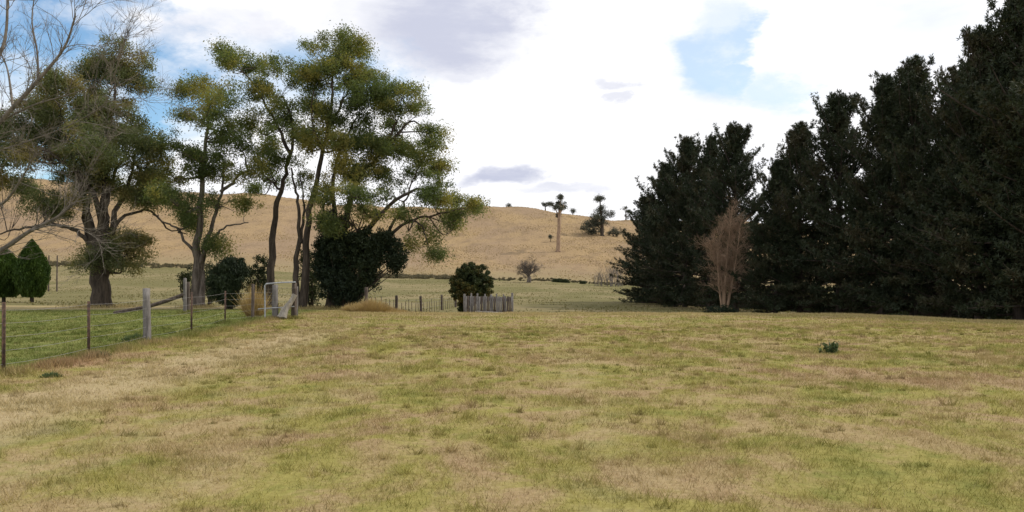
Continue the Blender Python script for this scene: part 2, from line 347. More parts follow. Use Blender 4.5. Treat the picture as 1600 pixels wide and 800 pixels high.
def make_grass():
    Vs = []; Ts = []
    for (y0, y1, dens, hh, ww) in ((4.0, 9, 2600, .045, .0055), (9, 14, 1500, .05, .008), (14, 22, 700, .055, .012), (22, 32, 330, .06, .018), (32, 47, 150, .065, .026)):
        ul = 0.70; A = ul*(y1**2-y0**2); n = int(A*dens)
        Y = np.sqrt(rng.random(n)*(y1**2-y0**2)+y0**2); X = (rng.random(n)*2-1)*ul*Y
        cl = vnoise(X+500, Y+500, 3.1, 1)*.5+vnoise(X+500, Y+500, 1.1, 2)*.5; cl2 = vnoise(X+500, Y+500, 9.0, 3)
        keep = rng.random(n) < np.clip(.25+1.1*(cl-.25)+.5*(cl2-.5), .12, 1)
        X, Y, cl, cl2 = X[keep], Y[keep], cl[keep], cl2[keep]; n = len(X)
        h = hh*(.45+1.0*cl+.7*np.maximum(cl2-.5, 0))*(0.6+.8*rng.random(n))
        h *= np.where(rng.random(n) < .03, 1.7, 1)
        Vs.append(blades(X, Y, h, np.full(n, ww)*(.6+.8*rng.random(n)), .35+1.1*rng.random(n)*.6)); Ts.append(np.repeat(np.clip(rng.random(n)*.8+cl2*.2, 0, 1), 3))
    # longer growth along the wire fence and the brow
    n = 26000; Y = 12+rng.random(n)*22; X = -(8.15+.05*Y)+rng.normal(0, .22, n)
    cl = vnoise(X+500, Y+500, 1.7, 4); k = rng.random(n) < cl**2*1.4; X, Y = X[k], Y[k]; n = len(X)
    Vs.append(blades(X, Y, .10+.16*rng.random(n)*cl[k], np.full(n, .014), .2+.5*rng.random(n))); Ts.append(np.repeat(rng.random(n), 3))
    n = 60000; Y = 40+rng.random(n)*5; X = -12+rng.random(n)*45; cl = vnoise(X+500, Y+500, .9, 5); k = rng.random(n) < cl*1.2; X, Y = X[k], Y[k]; n = len(X)
    Vs.append(blades(X, Y, (.05+.12*rng.random(n)*cl[k]), np.full(n, .03), .2+.5*rng.random(n))); Ts.append(np.repeat(.3+.7*rng.random(n), 3))
    m = 2600; yc = np.sqrt(rng.random(m)*(30**2-5**2)+25); xc = (rng.random(m)*2-1)*.66*yc; q = 34; n = m*q; rad_ = np.repeat(.03+.10*rng.random(m)**2, q)
    Y = np.repeat(yc, q)+rng.normal(0, 1, n)*rad_; X = np.repeat(xc, q)+rng.normal(0, 1, n)*rad_; big_ = np.repeat(rng.random(m)**3, q)
    Vs.append(blades(X, Y, (.055+.10*big_)*(.5+.7*rng.random(n)), .004+.0007*Y, .3+.9*rng.random(n))); Ts.append(np.repeat(np.repeat(rng.random(m)*.75, q)+.2*rng.random(n), 3))
    m = 500; yc = np.sqrt(rng.random(m)*(22**2-5**2)+25); xc = (rng.random(m)*2-1)*.66*yc; q = 5; n = m*q       # dead seed stalks
    Y = np.repeat(yc, q)+rng.normal(0, .05, n); X = np.repeat(xc, q)+rng.normal(0, .05, n); Vs.append(blades(X, Y, .10+.13*rng.random(n), .003+.0003*Y, .2+.8*rng.random(n))); Ts.append(np.repeat(np.full(n, .95), 3))
    for bx, by, br in [(x_, y_, .16) for x_, y_ in ((-8.93, 14.6), (-9.14, 17.95), (-9.55, 21.8), (-9.95, 25.8), (-10.7, 31), (-10.35, 33.2), (-9.8, 34.5), (-9.05, 34.5), (-16.1, 41), (-16, 41.6))]+[(-25.7, 52, 1.0), (-19.4, 51.5, .6), (-15.3, 53, .5), (-13, 51, .6), (-10.8, 51.5, 1.3), (-3, 49, .4)]:
        n = int(500+900*br); Y = by+rng.normal(0, br, n); X = bx+rng.normal(0, br, n); Vs.append(blades(X, Y, .08+.22*rng.random(n)*(.6+br*.5), np.full(n, .010+.0004*by), .2+.6*rng.random(n))); Ts.append(np.repeat(rng.random(n), 3))
    V = np.concatenate(Vs); Tn = np.concatenate(Ts); Fc = np.arange(len(V)).reshape(-1, 3)
    o = obj('grass', mesh('grass', V, Fc, mBl, False, Tn))
    tag(o, 'short patchy dry and green grass blades over the open field', 'grass', kind='stuff')
make_grass()

# ------------------------------------------------------------------ tubes and leaves
def unit(v): v = np.asarray(v, float); return v/(np.linalg.norm(v)+1e-9)
class Wood:
    def __init__(s): s.V = []; s.F = []; s.n = 0
    def tube(s, pts, r0, r1, k=6, wob=0.0, curve=None):
        pts = np.asarray(pts, float); m = len(pts); 
        if m < 2: return
        seg = np.r_[0, np.cumsum(np.linalg.norm(np.diff(pts, axis=0), axis=1))]; q = seg/max(seg[-1], 1e-6)
        rad = r0+(r1-r0)*(q if curve is None else q**curve)
        tg = np.gradient(pts, axis=0); tg /= np.linalg.norm(tg, axis=1)[:, None]+1e-9
        ref = np.array([0.31, 0.95, 0.05]); a = np.cross(tg, ref); a /= np.linalg.norm(a, axis=1)[:, None]+1e-9; b = np.cross(tg, a)
        th = np.arange(k)*2*np.pi/k
        rr = rad[:, None]*(1+wob*rng.normal(0, 1, (m, k))) if wob else rad[:, None]*np.ones((1, k))
        V = pts[:, None]+rr[..., None]*(np.cos(th)[None, :, None]*a[:, None]+np.sin(th)[None, :, None]*b[:, None])
        i, j = np.meshgrid(np.arange(m-1), np.arange(k), indexing='ij'); j2 = (j+1) % k
        Fq = np.stack([i*k+j, i*k+j2, (i+1)*k+j2, (i+1)*k+j], -1).reshape(-1, 4)+s.n
        s.V.append(V.reshape(-1, 3)); s.F.append(Fq); s.n += m*k
        return pts, rad
    def build(s, name, mt, parent, off=(0, 0, 0)):
        V = np.concatenate(s.V)-np.asarray(off); return obj(name, mesh(name, V, np.concatenate(s.F), mt, True), parent)
def spline(pts, n=10):
    pts = np.asarray(pts, float); m = len(pts)
    if m < 3: return np.array([pts[0]+(pts[-1]-pts[0])*q for q in np.linspace(0, 1, 4)])
    e = np.vstack([2*pts[0]-pts[1], pts, 2*pts[-1]-pts[-2]]); out = []
    per = max(2, n//(m-1))
    for i in range(m-1):
        p0, p1, p2, p3 = e[i:i+4]
        for t in np.linspace(0, 1, per, endpoint=False):
            out.append(.5*((2*p1)+(-p0+p2)*t+(2*p0-5*p1+4*p2-p3)*t*t+(-p0+3*p1-3*p2+p3)*t**3))
    out.append(pts[-1]); return np.array(out)
def leafquads(C, D, L, W):
    n = len(C); D = D/(np.linalg.norm(D, axis=1)[:, None]+1e-9); q = rng.normal(0, 1, (n, 3)); s = np.cross(D, q); s /= np.linalg.norm(s, axis=1)[:, None]+1e-9
    L = np.broadcast_to(L, n)[:, None]; W = np.broadcast_to(W, n)[:, None]
    V = np.stack([C-D*L*.5, C+s*W*.5-D*L*.05, C+D*L*.5, C-s*W*.5-D*L*.05], 1).reshape(-1, 3)
    return V
def crown_mesh(name, C, D, L, W, mt, tint, off=(0, 0, 0)):
    V = leafquads(C, D, L, W)-np.asarray(off); Fq = np.arange(len(V)).reshape(-1, 4)
    return mesh(name, V, Fq, mt, False, np.repeat(tint, 4))
def subclumps(c, rad, n):
    """centres of leaf sprays through an ellipsoid, denser on its upper shell"""
    d = rng.normal(0, 1, (n, 3)); d /= np.linalg.norm(d, axis=1)[:, None]
    r = rng.random(n)**0.5; d[:, 2] = np.where((d[:, 2] < -.2) & (rng.random(n) < .65), -d[:, 2], d[:, 2])
    return c+d*r[:, None]*rad
def spray(c, r, n, flat_=.55):
    d = rng.normal(0, 1, (n, 3)); d /= np.linalg.norm(d, axis=1)[:, None]; q = (rng.random(n)**.5)[:, None]
    return c+d*q*np.array([r, r, r*flat_])

def gum_tree(label, base, Y, stems, clumps, mt, group, bark=mBark, k=1.0, leaf=(.15, .055), cat='tree', name='gum_tree', droop=.5, dens=1.0, subr=.62, bk=1.0):
    bx, by = base; root = P(bx, by, Y); root[2] = h1(root[0], Y)
    e = empty(name, root, label, cat, group); skel = []; wd = Wood()
    for st in stems:
        pp, r0, r1 = st[0], st[1], st[2]; dy = st[3] if len(st) > 3 else rng.uniform(-1.5, 1.5)
        m = len(pp); pts = [P(a, b, Y+(dy*(i/(m-1)))) for i, (a, b) in enumerate(pp)]
        if abs(pp[0][1]-by) < 8: pts[0][2] = h1(pts[0][0], Y)-.15
        sp = spline(pts, 4*m); sp[1:-1] += rng.normal(0, .05, sp[1:-1].shape)
        wd.tube(sp, r0, r1, 8, .04, .8)
        ln = np.linspace(0, 1, len(sp)); skel += [(q, r0+(r1-r0)*a) for q, a in zip(sp, ln) if q[2] > root[2]+min(1.5, .3*((by-min(c_[1] for c_ in clumps))/F*Y))]
        if r0 > .2 and abs(pp[0][1]-by) < 8:
            for a in range(5):
                th = a*1.257+rng.random(); dd = np.array([math.cos(th), math.sin(th), 0])
                wd.tube(spline([sp[0]+dd*r0*.3+(0, 0, .8), sp[0]+dd*r0*.8+(0, 0, .35), sp[0]+dd*r0*1.7+(0, 0, .02)], 6), r0*.45, .05, 6)
    SP = np.array([q for q, _ in skel]); SR = np.array([r for _, r in skel])
    Cs, Ds, Ts = [], [], []
    if subr < .7:      # looser secondary foliage between the main tiers
        clumps = list(clumps)+[(c_[0]+rng.normal(0, 14), c_[1]+abs(rng.normal(0, 15)), c_[2]*.62, c_[3]*.7) for c_ in clumps if rng.random() < .62 and c_[1] < 350]
    for cl in clumps:
        cx, cy, rx, ry = cl[:4]; dd = cl[4] if len(cl) > 4 else rng.normal(0, 1.7)
        Yc = Y+dd; c = P(cx, cy, Yc); rad = np.array([rx, 0, ry])/F*Yc; rad[1] = max(rad[0], .8)*.9
        dist = np.linalg.norm((SP-c)*[1, .6, 1], axis=1)+np.where(SP[:, 2] > c[2]+.3, 1.5, 0)
        i = np.argmin(dist); a = SP[i]; r = min(SR[i]*.6, .10)*bk
        mid_ = (a+c)/2+rng.normal(0, .25, 3)+(0, 0, -.15*np.linalg.norm(c-a)); br = spline([a, mid_, c], 8); wd.tube(br, r, r*.4, 5)
        vol = rad[0]*rad[2]; ns = max(5, int(vol*(15 if subr < .7 else 22)*dens/(subr/.62)**2)); sc = subclumps(c, rad*([1.28, 1.28, 1.55] if subr < .7 else 1.1), ns); tone = rng.random()
        for s_ in sc:
            j = rng.integers(len(br)//2, len(br)); m2 = (br[j]+s_)/2+rng.normal(0, .12, 3)
            if rng.random() < .6: wd.tube(spline([br[j], m2, s_], 4), r*.35+.006, .008, 3)
            n_ = (310 if subr < .7 else 130)*k; sr = subr*(.6+1.1*rng.random()**1.5); n = int(n_*(sr/subr)**2*rng.uniform(.5, 1.3)); Cq = s_+np.clip(rng.normal(0, .42, (n, 3)), -1.0, 1.0)*sr*[1, 1, .75]; Cs.append(Cq)
            D = rng.normal(0, 1, (n, 3)); D[:, 2] -= droop; D += .4*(Cq-s_)/sr; Ds.append(D)
            Ts.append(np.clip(.5*tone+.5*rng.random()+rng.normal(0, .18, n), 0, 1))
    C = np.concatenate(Cs); D = np.concatenate(Ds); Tn = np.concatenate(Ts); n = len(C)
    wd.build('trunk', bark, e, root)
    obj('crown', crown_mesh('crown', C, D, leaf[0]*(.6+.8*rng.random(n)), leaf[1]*(.7+.6*rng.random(n)), mt, Tn, root), e)
    return e

GT = 'tall native trees around the yard'
gum_tree('wide spreading gum with the thickest trunk, at the far left behind the bare branches', (160, 479), 52,
 [([(158, 479), (158, 440), (157, 395), (160, 360)], .62, .5, 0), ([(166, 405), (163, 340), (165, 280), (172, 200), (180, 130)], .36, .06), ([(154, 410), (140, 350), (128, 300), (112, 240), (95, 180)], .34, .06),
  ([(168, 400), (180, 330), (200, 290), (215, 230)], .26, .05), ([(150, 400), (130, 370), (105, 355), (70, 352), (30, 358), (-10, 368)], .17, .04, -2), ([(165, 392), (185, 345), (205, 333), (235, 330), (262, 355), (292, 366)], .15, .03, 1),
  ([(160, 370), (148, 310), (120, 270), (60, 230), (20, 220)], .22, .04, -2), ([(163, 360), (170, 300), (195, 250), (225, 240)], .2, .04, 2), ([(150, 440), (142, 400), (132, 340), (135, 290)], .25, .05, 1)],
 [(178, 98, 42, 22), (152, 125, 24, 22), (208, 128, 24, 28), (82, 150, 36, 26), (52, 175, 26, 20), (60, 210, 50, 24), (125, 165, 38, 24), (160, 185, 34, 26), (200, 210, 42, 24), (228, 240, 26, 24), (232, 275, 24, 26), (150, 232, 48, 30), (92, 245, 46, 26), (25, 240, 34, 26), (5, 200, 26, 20),
  (35, 300, 42, 18), (85, 318, 40, 16), (130, 290, 40, 22), (190, 300, 38, 20), (222, 310, 22, 16), (165, 262, 46, 22), (-20, 270, 40, 30), (205, 385, 26, 24, -.5), (190, 420, 16, 22, -.5), (218, 400, 14, 22, 0), (178, 395, 14, 28, .5), (140, 408, 8, 22, -1)],
 mGumB, GT, mBark, dens=1.05)
gum_tree('slender gum with stacked flat foliage tiers, between the widest gum and the leaning gum', (310, 483), 51.5,
 [([(308, 483), (307, 430), (310, 380), (315, 300), (325, 200), (322, 150)], .33, .05, 0), ([(314, 482), (318, 400), (335, 340), (345, 300), (352, 250)], .24, .05, 1), ([(312, 420), (330, 375), (355, 355), (388, 348)], .14, .03, -1), ([(305, 400), (280, 360), (255, 345), (238, 335)], .12, .03, 1), ([(345, 300), (368, 280), (385, 260), (372, 225)], .12, .03, -1)],
 [(322, 140, 34, 12), (335, 155, 30, 10), (300, 185, 24, 16), (345, 183, 28, 14), (330, 208, 36, 13), (282, 232, 24, 18), (370, 232, 26, 15), (272, 278, 26, 18), (330, 272, 32, 18), (288, 320, 34, 18), (348, 322, 34, 14), (385, 318, 20, 16), (338, 385, 14, 9), (255, 305, 18, 16), (375, 205, 20, 14), (300, 350, 26, 12), (318, 240, 22, 14)],
 mGum, GT, mBark2, dens=.8)
gum_tree('tall thin gum leaning its ragged top out to the left, second of the tall clump', (424, 481), 53,
 [([(424, 481), (424, 420), (430, 340), (438, 300), (450, 260), (458, 200), (442, 150)], .30, .05, 0), ([(454, 240), (430, 190), (410, 155), (385, 118), (355, 88)], .13, .03, 0), ([(440, 300), (420, 280), (402, 262)], .1, .03, 1)],
 [(350, 82, 12, 7), (374, 96, 22, 12), (400, 108, 24, 13), (432, 108, 28, 12), (452, 130, 22, 16), (400, 140, 18, 12), (430, 160, 26, 14), (452, 170, 20, 16), (396, 195, 22, 14), (435, 205, 30, 14), (468, 215, 18, 16), (415, 238, 26, 14), (448, 250, 26, 14), (400, 270, 22, 16), (432, 285, 24, 12), (395, 300, 16, 10)],
 mGum, GT, mBark, dens=.75)
gum_tree('tallest gum of the clump, two thin dark stems carrying the highest rounded top', (468, 481), 51,
 [([(466, 481), (463, 420), (467, 340), (462, 300), (455, 262)], .24, .05, 0), ([(472, 481), (478, 400), (485, 330), (500, 262), (512, 200), (518, 130), (520, 88)], .29, .05, 0), ([(470, 380), (474, 320), (468, 270)], .12, .03, 1), ([(510, 210), (535, 160), (552, 120)], .12, .03, 1), ([(505, 240), (488, 190), (490, 140)], .1, .03, -1)],
 [(522, 66, 34, 12), (495, 82, 24, 12), (550, 90, 24, 18), (522, 104, 34, 14), (558, 120, 18, 14), (498, 135, 24, 13), (538, 142, 26, 13), (482, 165, 20, 14), (515, 170, 26, 14), (480, 110, 12, 8), (488, 215, 20, 16), (475, 285, 14, 14), (520, 215, 22, 14)],
 mGum, GT, mBark, dens=.8)
gum_tree('broadest gum of the clump, olive crown stepping down to the right above dark ivy', (532, 486), 52,
 [([(520, 486), (530, 400), (540, 340), (560, 280), (600, 230), (620, 190)], .36, .06, 0), ([(535, 486), (545, 420), (575, 360), (610, 320), (650, 298), (690, 290)], .30, .05, -1), ([(545, 484), (590, 390), (625, 330), (640, 300)], .24, .05, 1.5), ([(515, 484), (525, 380), (520, 300), (530, 240), (560, 180)], .28, .05, 1), ([(590, 388), (640, 345), (680, 335), (725, 326)], .14, .03, -1), ([(620, 340), (655, 350), (668, 380)], .1, .03, -1), ([(610, 225), (640, 190), (665, 200)], .12, .03, 0)],
 [(585, 132, 40, 14), (560, 155, 34, 16), (628, 148, 30, 13), (600, 172, 44, 16), (655, 178, 26, 14), (672, 208, 22, 15), (560, 195, 34, 16), (620, 205, 40, 16), (545, 232, 34, 18), (595, 238, 42, 17), (650, 240, 36, 14), (675, 262, 24, 10), (530, 268, 28, 16), (575, 272, 40, 16), (630, 276, 34, 13), (685, 288, 22, 12), (560, 308, 42, 15), (615, 305, 32, 14), (672, 312, 26, 12), (708, 318, 24, 9), (738, 320, 14, 7), (712, 345, 18, 12), (640, 340, 26, 10), (545, 338, 34, 14), (668, 356, 20, 11), (660, 385, 24, 13), (676, 402, 14, 8), (590, 340, 26, 10), (510, 310, 20, 18)],
 mGum, GT, mBark, dens=.85)

# ------------------------------------------------------------------ shrubs
def shrub(name, label, base, Y, lobes, mt, cat='shrub', group=None, n=1800, sr=.35, leaf=(.15, .065), bark=mBark, up=.6, nst=5, dens=1.0):
    X = (base-800)/F*Y; root = np.array([X, Y, h1(X, Y)]); e = empty(name, root, label, cat, group); wd = Wood(); Cs, Ds, Ts = [], [], []
    cen = [P(a, b, Y) for a, b, _, _ in lobes]
    for c, (_, _, rx, ry) in zip(cen, lobes):
        rad = np.array([rx, rx*.95, ry])/F*Y; m = max(6, int(rad[0]*rad[2]*34*dens)); d = rng.normal(0, 1, (m, 3)); d /= np.linalg.norm(d, axis=1)[:, None]
        sc = c+d*(rng.random(m)**.45)[:, None]*rad*.93; sc[:, 2] = np.maximum(sc[:, 2], root[2]+.15); tone = rng.random()*.5
        for q in range(nst):
            th = rng.random()*6.28; s0 = root+np.array([math.cos(th)*.12, math.sin(th)*.12, -.1]); s1 = sc[rng.integers(m)]
            wd.tube(spline([s0, (s0+s1)/2+(rng.normal(0, .12), rng.normal(0, .12), .1), s1], 6), .05+.02*rad[0], .012, 5)
        for s_ in sc:
            k = int(n/24); r = sr*(.6+.7*rng.random()); Cq = spray(s_, r, k, .8); D = rng.normal(0, 1, (k, 3)); D[:, 2] += up; Cs.append(Cq); Ds.append(D)
            Ts.append(np.clip(tone+.5*rng.random()+rng.normal(0, .15, k), 0, 1))
    C = np.concatenate(Cs); D = np.concatenate(Ds); C[:, 2] = np.maximum(C[:, 2], H(C[:, 0], C[:, 1])+.04)
    wd.build('stem', bark, e, root)
    obj('crown', crown_mesh('crown', C, D, leaf[0]*(.6+.8*rng.random(len(C))), leaf[1], mt, np.concatenate(Ts), root), e); return e
shrub('ivy_thicket', 'nearly black ivy thicket smothering the foot of the broadest gum', 540, 51, [(545, 385, 46, 38), (530, 440, 30, 46), (600, 385, 38, 26), (508, 400, 18, 50), (575, 400, 34, 26), (622, 412, 17, 18), (555, 455, 18, 28), (520, 350, 22, 20), (572, 432, 20, 24)], mDark, 'shrub', n=2600, sr=.45, dens=1.15, leaf=(.18, .08))
shrub('shrub', 'dense dark upright oval bush in front of the leaning gum', 357, 47, [(357, 432, 29, 30), (352, 448, 27, 26), (366, 420, 20, 20), (360, 465, 20, 14)], mDark, n=2600, sr=.3, up=1.6, leaf=(.18, .05), dens=2.8)
shrub('shrub', 'loose olive bush behind the steel picket left of the gate', 408, 58, [(408, 425, 20, 26), (400, 445, 16, 24), (418, 450, 14, 20)], mBush, n=1400, dens=1.1)
shrub('shrub', 'scrubby bush filling the gap between the two gum stems and the ivy', 486, 57, [(484, 430, 22, 40), (490, 455, 20, 26), (476, 400, 12, 26)], mBush, n=1100, dens=.8)
shrub('shrub', 'low bush at the foot of the slender tiered gum, left of its trunk', 290, 56, [(292, 438, 14, 24), (300, 455, 12, 18)], mBush, n=1100)
shrub('shrub', 'small bush just right of the slender tiered gum trunk', 327, 56, [(327, 432, 12, 22), (330, 455, 10, 18)], mBush, n=1100)
shrub('rounded_tree', 'small round dark evergreen tree behind the timber yard panel', 724, 51, [(737, 444, 38, 35), (737, 440, 34, 32), (737, 454, 38, 24), (722, 480, 6, 12)], mRound, 'tree', n=2600, sr=.17, leaf=(.10, .055), dens=3.0)
def cypress(label, cx, top, bot, hw, Y):
    X = (cx-800)/F*Y; root = np.array([X, Y, h1(X, Y)]); e = empty('cypress', root, label, 'conifer', 'garden conifers at the left edge')
    zt = P(cx, top, Y)[2]; zb = P(cx, bot, Y)[2]; R0 = hw/F*Y; n = 26000; t = rng.random(n)**1.2
    prof = np.where(t < .35, .55+.45*np.sin(t/.35*np.pi/2), np.cos((t-.35)/.65*np.pi/2)**.8); th = rng.random(n)*6.283
    ro = R0*prof*(1+.10*np.sin(th*5+t*9)+.07*np.sin(th*11-t*23))*(rng.random(n)**.28)
    C = np.stack([X+np.cos(th)*ro, Y+np.sin(th)*ro, zb+(zt-zb)*t+rng.normal(0, .05, n)], 1); D = np.stack([np.cos(th)*.35, np.sin(th)*.35, np.ones(n)], 1)+rng.normal(0, .3, (n, 3))
    wd = Wood(); wd.tube([root-(0, 0, .1), root+(0, 0, .8), [X, Y, zt-.4]], .16, .03, 7); wd.build('trunk', mBark, e, root)
    obj('crown', crown_mesh('crown', C, D, .22, .07, mCyp, np.clip(rng.random(n)*.6+.25*np.sin(th*3+t*8), 0, 1), root), e)
shrub('shrub', 'low dark bush at the foot of the pinkish leafless poplar', 1120, 66, [(1118, 484, 22, 12), (1142, 490, 20, 10)], mDark, n=1400)
cypress('bright green teardrop cypress standing clear on a short stem near the left edge', 50, 376, 462, 24, 66)
cypress('broader green cypress cut off by the left edge of the picture', 6, 388, 462, 29, 67)

# ------------------------------------------------------------------ bare trees
def grow(wd, p, dr, L, r, lev, spread=.6, up=.15, kmin=3, nb=(3, 5), shrink=.62, segs=5, bend=.16):
    pts = [p]; d = unit(dr)
    for i in range(segs): d = unit(d+rng.normal(0, bend, 3)+(0, 0, up*.25)); pts.append(pts[-1]+d*L/segs)
    wd.tube(pts, r, r*.45, 3 if lev <= 1 else 5)
    if lev <= 0: return
    for i in range(rng.integers(nb[0], nb[1]+1)):
        q = rng.uniform(.25, 1.0); j = min(int(q*segs), segs-1); b = pts[j]+(pts[j+1]-pts[j])*(q*segs-j)
        a = rng.normal(0, 1, 3); a -= a.dot(d)*d; nd = unit(d+unit(a)*spread*rng.uniform(.6, 1.3)+(0, 0, up))
        grow(wd, b, nd, L*shrink*rng.uniform(.7, 1.15), r*.5*(1-.35*q)+.002, lev-1, spread, up, kmin, nb, shrink, segs, bend)
def bare_left():
    Y = 29; X = (-150-800)/F*Y; root = np.array([X, Y, h1(X, Y)]); e = empty('bare_tree', root, 'leafless grey deciduous tree reaching its branches in from the left edge', 'tree'); wd = Wood()
    L = [([(-150, 512), (-148, 450), (-140, 380), (-120, 310)], .42, .30, 0), ([(-130, 340), (-60, 255), (0, 190), (60, 125), (100, 75), (118, 25)], .17, .035, -1), ([(-120, 320), (-70, 200), (-20, 120), (8, 60), (12, -30)], .15, .04, 1),
         ([(-140, 420), (-60, 425), (0, 392), (45, 362), (88, 340), (118, 316)], .19, .04, 0), ([(-120, 330), (-60, 330), (0, 320), (30, 285), (55, 240)], .11, .02, -2), ([(0, 190), (50, 165), (100, 150), (150, 135)], .05, .012, -1.5), ([(-130, 330), (-90, 150), (-60, 0), (-50, -100)], .18, .05, 2),
         ([(60, 125), (58, 80), (50, 30), (58, -30)], .05, .015, 0), ([(45, 362), (80, 352), (120, 357), (150, 372), (160, 395)], .04, .01, -1), ([(20, 165), (12, 110), (0, 80)], .06, .02, 1), ([(-60, 255), (0, 235), (60, 215), (120, 190), (165, 160), (178, 120)], .04, .010, -2)]
    for pp, r0, r1, dy in L:
        m = len(pp); sp = spline([P(a, b, Y+dy*i/(m-1)) for i, (a, b) in enumerate(pp)], 5*m); 
        if r0 == .42: sp[0][2] = root[2]-.1
        wd.tube(sp, r0*.8, r1*.8, 7, .03)
        if r0 == .42: continue
        for i in range(2, len(sp)):
            dr = unit(sp[i]-sp[i-1])
            for _ in range(2):
                a = rng.normal(0, 1, 3); a[1] *= .7; nd = unit(dr*.7+unit(a)*.75+(0.12, 0, .12)); 
                if rng.random() < .48: grow(wd, sp[i], nd, rng.uniform(.7, 1.7), max(r1*.4, .010), 2, .55, .12, nb=(2, 4))
    for (a, b, c_, d_) in ((118, 40, 180, -10), (150, 135, 210, 60), (178, 120, 235, 45), (165, 160, 250, 150), (120, 190, 235, 215), (118, 316, 190, 250), (100, 75, 170, 60), (30, 285, 110, 300)):
        p0 = P(a, b, Y-1); p1 = P(c_, d_, Y-1.5); L_ = np.linalg.norm(p1-p0); grow(wd, p0, p1-p0, L_*.9, .014, 3, .6, .08, nb=(4, 6), bend=.14)
    wd.build('trunk', mTwig, e, root)
bare_left()
def bare_tree(name, label, px, Y, hgt, r, mt, lev=4, spread=.6, L0=.3, nb=(3, 5), group=None, up=.1, lean=(0, 0), shrink=.68, fork=7, twig=True, cat='tree', thick=1.0):
    X = (px-800)/F*Y; root = np.array([X, Y, h1(X, Y)]); e = empty(name, root, label, cat, group); wd = Wood()
    tp = root+np.array([lean[0], lean[1], hgt*L0]); wd.tube(spline([root-(0, 0, .2), (root+tp)/2+(r*.3, 0, 0), tp], 6), r*1.25, r*.8, 8, .05)
    o1 = wd.build('trunk', mt, e, root); wd = Wood()
    for i in range(fork):
        th = i*6.283/fork+rng.random(); s = rng.uniform(.25, 1.0)*spread; grow(wd, root+(tp-root)*rng.uniform(.75, 1.0), unit([math.cos(th)*s, math.sin(th)*s, 1]), hgt*(1-L0)*.55*rng.uniform(.8, 1.15), r*.45, lev-1, spread*.8, up, nb=nb, shrink=shrink)
    wd.build('branches', mt, e, root); return e
bare_tree('bare_tree', 'small leafless grey tree with rounded twiggy head at the foot of the hill', 826, 205, 6.4, .5, mBark2, 6, 1.15, .25, (3, 5), up=.02, fork=8)
# brown dead tree standing against the pines
def brown_tree():
    Y = 70; X = (1132-800)/F*Y; root = np.array([X, Y, h1(X, Y)]); e = empty('dead_tree', root, 'pinkish brown leafless poplar standing against the dark pines', 'tree'); wd = Wood(); tw = Wood()
    for st, r in (([(1131, 500), (1128, 440), (1117, 405), (1107, 372)], .12), ([(1131, 500), (1134, 425), (1139, 370), (1145, 322)], .15), ([(1133, 500), (1146, 430), (1153, 385), (1158, 345)], .11), ([(1131, 500), (1124, 450), (1122, 400), (1127, 360)], .10), ([(1133, 500), (1140, 450), (1146, 400), (1148, 365)], .09)):
        dy = rng.uniform(-1, 1); m = len(st); sp = spline([P(a_, b_, Y+dy*i/(m-1)) for i, (a_, b_) in enumerate(st)], 16); sp[0][2] = root[2]-.1; wd.tube(sp, r, .02, 6, .04)
        for i in range(46):
            q = rng.uniform(.22, .97); k = q*(len(sp)-1); j = int(k); b_ = sp[j]+(sp[min(j+1, len(sp)-1)]-sp[j])*(k-j); th = rng.random()*6.283; s_ = rng.uniform(.2, 1.5)*(1.1-.5*q)
            grow(tw, b_, [math.cos(th)*s_, math.sin(th)*s_, 1], rng.uniform(.7, 1.7)*(1.1-.35*q), .022, 3, .75, .06, nb=(3, 5), bend=.24, shrink=.62)
    wd.build('trunk', mRed, e, root); tw.build('branches', mRed, e, root)
brown_tree()

